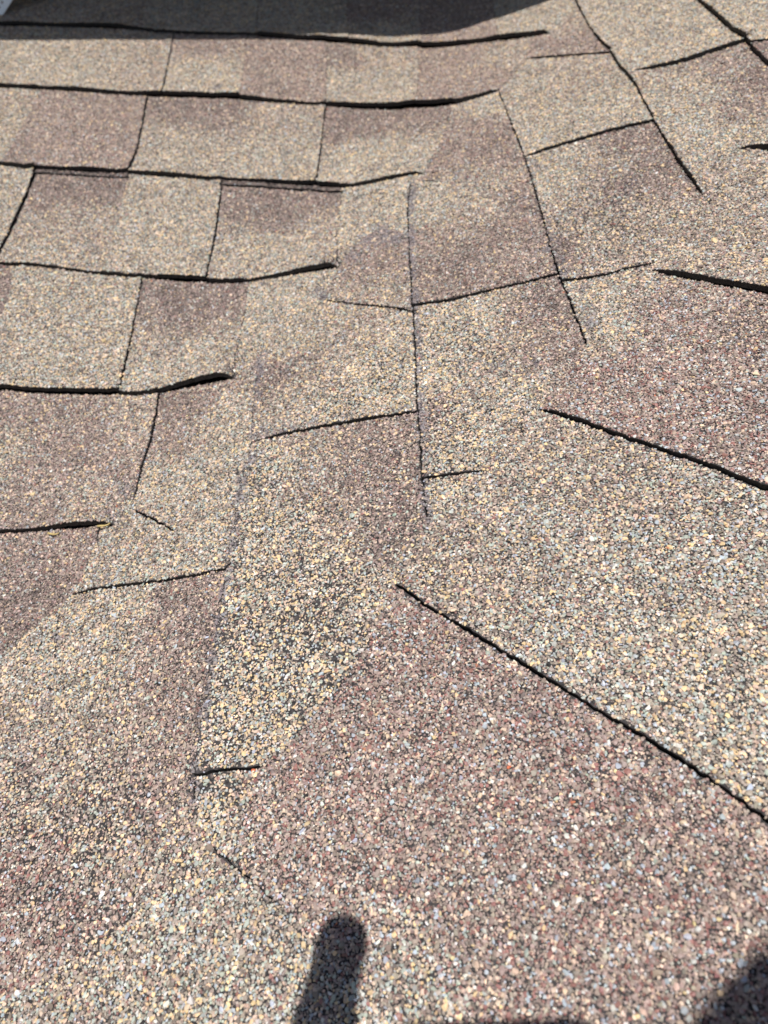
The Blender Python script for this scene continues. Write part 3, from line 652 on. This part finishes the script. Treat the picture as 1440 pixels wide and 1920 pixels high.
# two bits of dry straw caught under a butt edge
M_STRAW = mat('dry_straw', (.50, .38, .16), .7)
def straw(a, b2, lift_, label):
    A3, B3 = on_roof([a, b2]); V_, F_ = [], []; k_ = 7
    d = (B3 - A3); sd_ = np.cross(d, [0, 0, 1.]); sd_ /= np.linalg.norm(sd_)
    for i in range(k_):
        u = i / (k_ - 1); c_ = A3 + d * u + sd_ * .0015 * math.sin(u * 3) + np.array([0, 0, lift_ + .0008 * math.sin(u * 5)])
        r_ = .00075 * (1 - .4 * u)
        for q in range(6): V_.append(world(c_ + sd_ * r_ * math.cos(q * math.pi / 3) + np.array([0, 0, r_ * math.sin(q * math.pi / 3)])))
    for i in range(k_ - 1): F_ += [(i * 6 + q, i * 6 + (q + 1) % 6, i * 6 + 6 + (q + 1) % 6, i * 6 + 6 + q) for q in range(6)]
    F_ += [tuple(range(6))[::-1], tuple((k_ - 1) * 6 + q for q in range(6))]
    o = mesh_obj('straw', V_, F_, M_STRAW, smooth=True); tag(o, label, 'straw', 'bits of dry straw', 'thing')
straw((186, 993), (209, 985), .0035, 'short dry straw at the right end of the lowest left butt edge')
straw((92, 1003), (112, 1001), .0020, 'dry straw lying below the middle of the lowest left butt edge')

# ------------------------------------------------------------------ the storey above: its eave throws the shade along the top
M_WALL = noise_col(mat('painted_siding', (.2, .17, .14), .7), 40, (.16, .14, .12), (.2, .175, .15)); M_TRIM = mat('brown_trim', (.11, .085, .07), .5)
e0 = world(on_roof([(250, 50)])[0] + SUN * .62)                    # gutter lip
ex0, ex1, ey, ez = -2.6, 1.9, float(e0[1]), float(e0[2])
house = link('house_wall', None); house.location = (0, ey + .45, ez - .6)
tag(house, 'brown upper storey wall and eave beyond the shaded top courses', 'house', kind='thing')
def hpart(name, V_, F_, m_, bevel=0):
    o = mesh_obj(name, [(x, y - ey - .45, z - ez + .6) for x, y, z in V_], F_, m_, house, bevel=bevel); return o
wy = ey + .45
hpart('wall', *box(ex0 + .1, ex1 - .3, wy, wy + .12, ez - 1.6, ez - .13), M_WALL)
for k in range(11):
    z0 = ez - 1.6 + k * .127
    V_, F_ = box(ex0 + .1, ex1 - .3, wy - .012, wy - .002, z0, z0 + .125)
    V_ = [(x, y - (.008 if z == z0 and y < wy - .01 else 0), z) for x, y, z in V_]
    hpart('siding_board', V_, F_, M_WALL)
hpart('soffit', *box(ex0, ex1, ey + .1, wy + .1, ez - .145, ez - .132), M_TRIM)
hpart('fascia', *box(ex0, ex1, ey + .082, ey + .1, ez - .16, ez - .01), M_TRIM)
hpart('gutter', *joined([box(ex0, ex1, ey, ey + .0015, ez - .09, ez), box(ex0, ex1, ey + .0015, ey + .079, ez - .09, ez - .0885), box(ex0, ex1, ey + .079, ey + .081, ez - .09, ez)]), M_TRIM)
rp = [(ex0, ey + .06, ez + .01), (ex1, ey + .06, ez + .01), (ex1, ey + 1.7, ez + .78), (ex0, ey + 1.7, ez + .78)]
hpart('roof', rp + [(x, y, z - .03) for x, y, z in rp], [(0, 1, 2, 3), (7, 6, 5, 4), (0, 4, 5, 1), (1, 5, 6, 2), (2, 6, 7, 3), (3, 7, 4, 0)], M_PRINT)

# ------------------------------------------------------------------ the photographer's phone and hand, whose shadows fall along the bottom
fw = np.array([0, math.cos(PH), -math.sin(PH)]); uc = np.array([0, math.sin(PH), math.cos(PH)]); rc_ = np.array([1., 0, 0])
def cast(p, depth):                                                # where the light to this shadow point crosses the phone's plane
    P = on_roof([p])[0]; t_ = ((CAM - P) @ fw + depth) / (SUN @ fw); X = P + SUN * t_ - CAM
    return np.array([X @ rc_, X @ uc])
PHD = -.011
def cw(x, y, z=0):                                                 # phone coordinates: right, up, towards the roof
    return world(CAM + rc_ * x + uc * y + fw * (PHD + z))
t0_, t1_ = cast((700, 1909), PHD), cast((1050, 1909), PHD)
print('phone top', t0_, t1_, 'finger', [cast(p, PHD).round(3) for p in ((635, 1728), (590, 1790), (684, 1790), (552, 1900), (672, 1900))], 'SUN', SUN)
M_PHONE = mat('black_glass', (.02, .02, .022), .15, .5); M_SKIN = mat('skin', (.45, .26, .18), .55, .4)

def rounded(w_, h_, r_, n_=7):
    out = []
    for cx, cy, a0 in ((w_ / 2 - r_, h_ / 2 - r_, 0), (-w_ / 2 + r_, h_ / 2 - r_, 90), (-w_ / 2 + r_, -h_ / 2 + r_, 180), (w_ / 2 - r_, -h_ / 2 + r_, 270)):
        for k in range(n_): a2 = math.radians(a0 + 90 * k / (n_ - 1)); out.append((cx + r_ * math.cos(a2), cy + r_ * math.sin(a2)))
    return out
def slab(name, cx, cy, w_, h_, r_, z0, z1, m_, parent=None, e_=.0012):
    V_, F_ = [], []; rings = ((z0, -e_), (z0 + e_, 0), (z1 - e_, 0), (z1, -e_)) if z1 > z0 else ((z0, 0), (z1, 0)); n2 = 0
    for z, sh in rings:
        pr = rounded(w_ + 2 * sh, h_ + 2 * sh, r_ + sh); n2 = len(pr); V_ += [cw(cx + x, cy + y, z) for x, y in pr]
    for k in range(len(rings) - 1):
        F_ += [(k * n2 + i, k * n2 + (i + 1) % n2, (k + 1) * n2 + (i + 1) % n2, (k + 1) * n2 + i) for i in range(n2)]
    F_ += [tuple(range(n2))[::-1], tuple((len(rings) - 1) * n2 + i for i in range(n2))]
    o = mesh_obj(name, V_, F_, m_, parent)
    bm = bmesh.new(); bm.from_mesh(o.data); bmesh.ops.recalc_face_normals(bm, faces=bm.faces); bm.to_mesh(o.data); bm.free(); return o
ptop = (t0_[1] + t1_[1]) / 2; pcx = t0_[0] + .036
phone = slab('phone', pcx, ptop - .0765, .072, .153, .011, -.0082, 0, M_PHONE)
tag(phone, 'black phone whose top edge shades the bottom edge of the picture', 'phone', kind='thing')
slab('screen', pcx, ptop - .0765, .067, .147, .009, -.0088, -.0083, mat('screen_glass', (.01, .01, .012), .05), phone, .0001)
slab('camera_lens', pcx + .012, 0, .011, .011, .0054, .0001, .0022, mat('lens_rim', (.05, .05, .05), .3, .5, 1), phone, .0003)
slab('camera_lens', pcx + .012, -.022, .011, .011, .0054, .0001, .0022, bpy.data.materials['lens_rim'], phone, .0003)

def skin_obj(name, nodes, links, m_, parent=None, root=0, sub=2):
    me = bpy.data.meshes.new(name); me.from_pydata([tuple(map(float, n2[0])) for n2 in nodes], links, []); me.materials.append(m_)
    o = link(name, me, parent)
    sk = o.modifiers.new('skin', 'SKIN'); sk.use_smooth_shade = True
    if not me.skin_vertices: me.attributes.new  # the modifier adds the layer itself
    for i, n2 in enumerate(nodes):
        r2 = n2[1] if isinstance(n2[1], tuple) else (n2[1], n2[1]); me.skin_vertices[0].data[i].radius = r2
        me.skin_vertices[0].data[i].use_root = i == root
    ss = o.modifiers.new('smooth', 'SUBSURF'); ss.levels = ss.render_levels = sub
    return o
CW0 = world(CAM)
def bw(x, y, z): return CW0 + np.array([x, y, z])                   # upright offsets from the camera
def foot(x, y, up=.0):
    P, N_ = fold(np.array([[x, y]])); return world(P[0] + N_[0] * up)
Nn, Lk = [], []
def node(p, r): Nn.append((p, r)); return len(Nn) - 1
def chain(a2, pts):
    for p, r in pts:
        b2 = node(p, r); Lk.append((a2, b2)); a2 = b2
    return a2
pel = node(bw(.03, -.56, -.30), .13)
che = chain(pel, [(bw(.03, -.52, -.13), (.125, .10)), (bw(.04, -.44, .03), (.14, .105)), (bw(.05, -.37, .12), (.12, .085))])
nek = chain(che, [(bw(.055, -.32, .20), .052)])
hd = chain(nek, [(bw(.065, -.268, .275), .058), (bw(.070, -.222, .345), .108), (bw(.074, -.210, .41), .106), (bw(.076, -.220, .465), .068)])
# left arm, hand and fingers on the phone
hl = chain(che, [(bw(-.13, -.36, .10), .058), (bw(-.19, -.30, -.06), .045), (bw(-.20, -.24, -.18), .038), (bw(-.15, -.15, -.16), .033)])
wr = chain(hl, [(cw(-.078, -.135, -.02), .024), (cw(-.070, -.105, -.016), .026)])
pa = chain(wr, [(cw(-.066, -.062, -.012), .026)])
chain(pa, [(cw(-.062, -.018, -.004), .0155), (cw(-.0592, .015, 0), .0150), (cw(-.0580, .038, 0), .0132), (cw(-.0566, .052, 0), .0094), (cw(-.0550, .067, 0), .0114), (cw(-.0548, .0775, 0), .0078)])   # index, raised beside the phone
for k, (y, x3) in enumerate(((-.044, .004), (-.064, .002), (-.083, -.008))):                                            # three fingers curled round the back
    chain(pa, [(cw(-.057, y + .002, .004), .0115 - k * .0008), (cw(-.044, y, .0165), .0095 - k * .0006), (cw(-.020, y + .002, .0125), .0085 - k * .0006), (cw(x3 - .006, y + .004, .0095), .0072 - k * .0005)])
chain(pa, [(cw(-.052, -.050, -.026), .0125), (cw(-.036, -.018, -.0235), .0105), (cw(-.020, .002, -.0185), .0088)])          # thumb on the glass
# right arm resting on the knee
hr_ = chain(che, [(bw(.22, -.37, .09), .058), (bw(.31, -.40, -.10), .045), (bw(.30, -.36, -.22), .038), (bw(.24, -.28, -.24), .03), (bw(.225, -.26, -.245), .026)])
for k in range(4): chain(hr_, [(bw(.20 + .018 * k, -.225, -.245), .0095), (bw(.20 + .019 * k, -.200, -.26), .0085), (bw(.20 + .019 * k, -.190, -.28), .0072)])
chain(hr_, [(bw(.185, -.25, -.25), .011), (bw(.17, -.225, -.262), .009)])
legs = []
for sx in (-1, 1):
    an = foot(.03 + sx * .15, -.47, .09); toe = foot(.03 + sx * .17, -.30, .03)
    kn = bw(.03 + sx * .19, -.27, -.32)
    legs.append((an, toe, kn)); chain(pel, [(bw(.03 + sx * .10, -.54, -.33), .098), (kn, .06), ((kn + an) / 2 + np.array([0, -.02, 0]), .055), (an, .038), (toe, .032)])
person = skin_obj('person', Nn, Lk, M_SKIN)
tag(person, 'crouching photographer whose raised finger shades the bottom of the picture', 'person', kind='thing')
def cloth(name, idx, grow, m_):
    mp_ = {j: i for i, j in enumerate(idx)}
    nn = [(Nn[j][0], tuple(r + grow for r in (Nn[j][1] if isinstance(Nn[j][1], tuple) else (Nn[j][1],) * 2))) for j in idx]
    return skin_obj(name, nn, [(mp_[a2], mp_[b2]) for a2, b2 in Lk if a2 in mp_ and b2 in mp_], m_, person)
arm = [i for i in range(len(Nn)) if any(np.allclose(Nn[i][0], bw(*p)) for p in ((-.13, -.36, .10), (-.19, -.30, -.06), (.22, -.37, .09), (.31, -.40, -.10)))]
cloth('hair', [hd - 2, hd - 1, hd], .006, mat('dark_hair', (.03, .02, .015), .6))
cloth('shirt', [0, 1, 2, 3] + arm, .010, mat('blue_cotton', (.05, .08, .14), .9, .2))
first = len(Nn) - 10
cloth('trousers', [0] + [first + i for i in (0, 1, 2, 3)] + [first + 5 + i for i in (0, 1, 2, 3)], .012, mat('grey_denim', (.07, .07, .08), .9, .2))
for an, toe, kn in legs:
    d = (toe - an); d /= np.linalg.norm(d)
    skin_obj('shoe', [(an - d * .03 - np.array([0, 0, .02]), .042), ((an + toe) / 2, .04), (toe, .036), (toe + d * .05, .026)], [(0, 1), (1, 2), (2, 3)], mat('shoe_leather', (.06, .045, .035), .6), person)

# ------------------------------------------------------------------ the ground far below the roof
gr = mesh_obj('ground', [(-60, -60, 0), (60, -60, 0), (60, 60, 0), (-60, 60, 0)], [(0, 1, 2, 3)], noise_col(mat('lawn', (.05, .08, .03), .9), 3, (.035, .06, .02), (.07, .09, .04)))
gr['kind'] = 'structure'
print('done', round(time.time() - T0, 1))
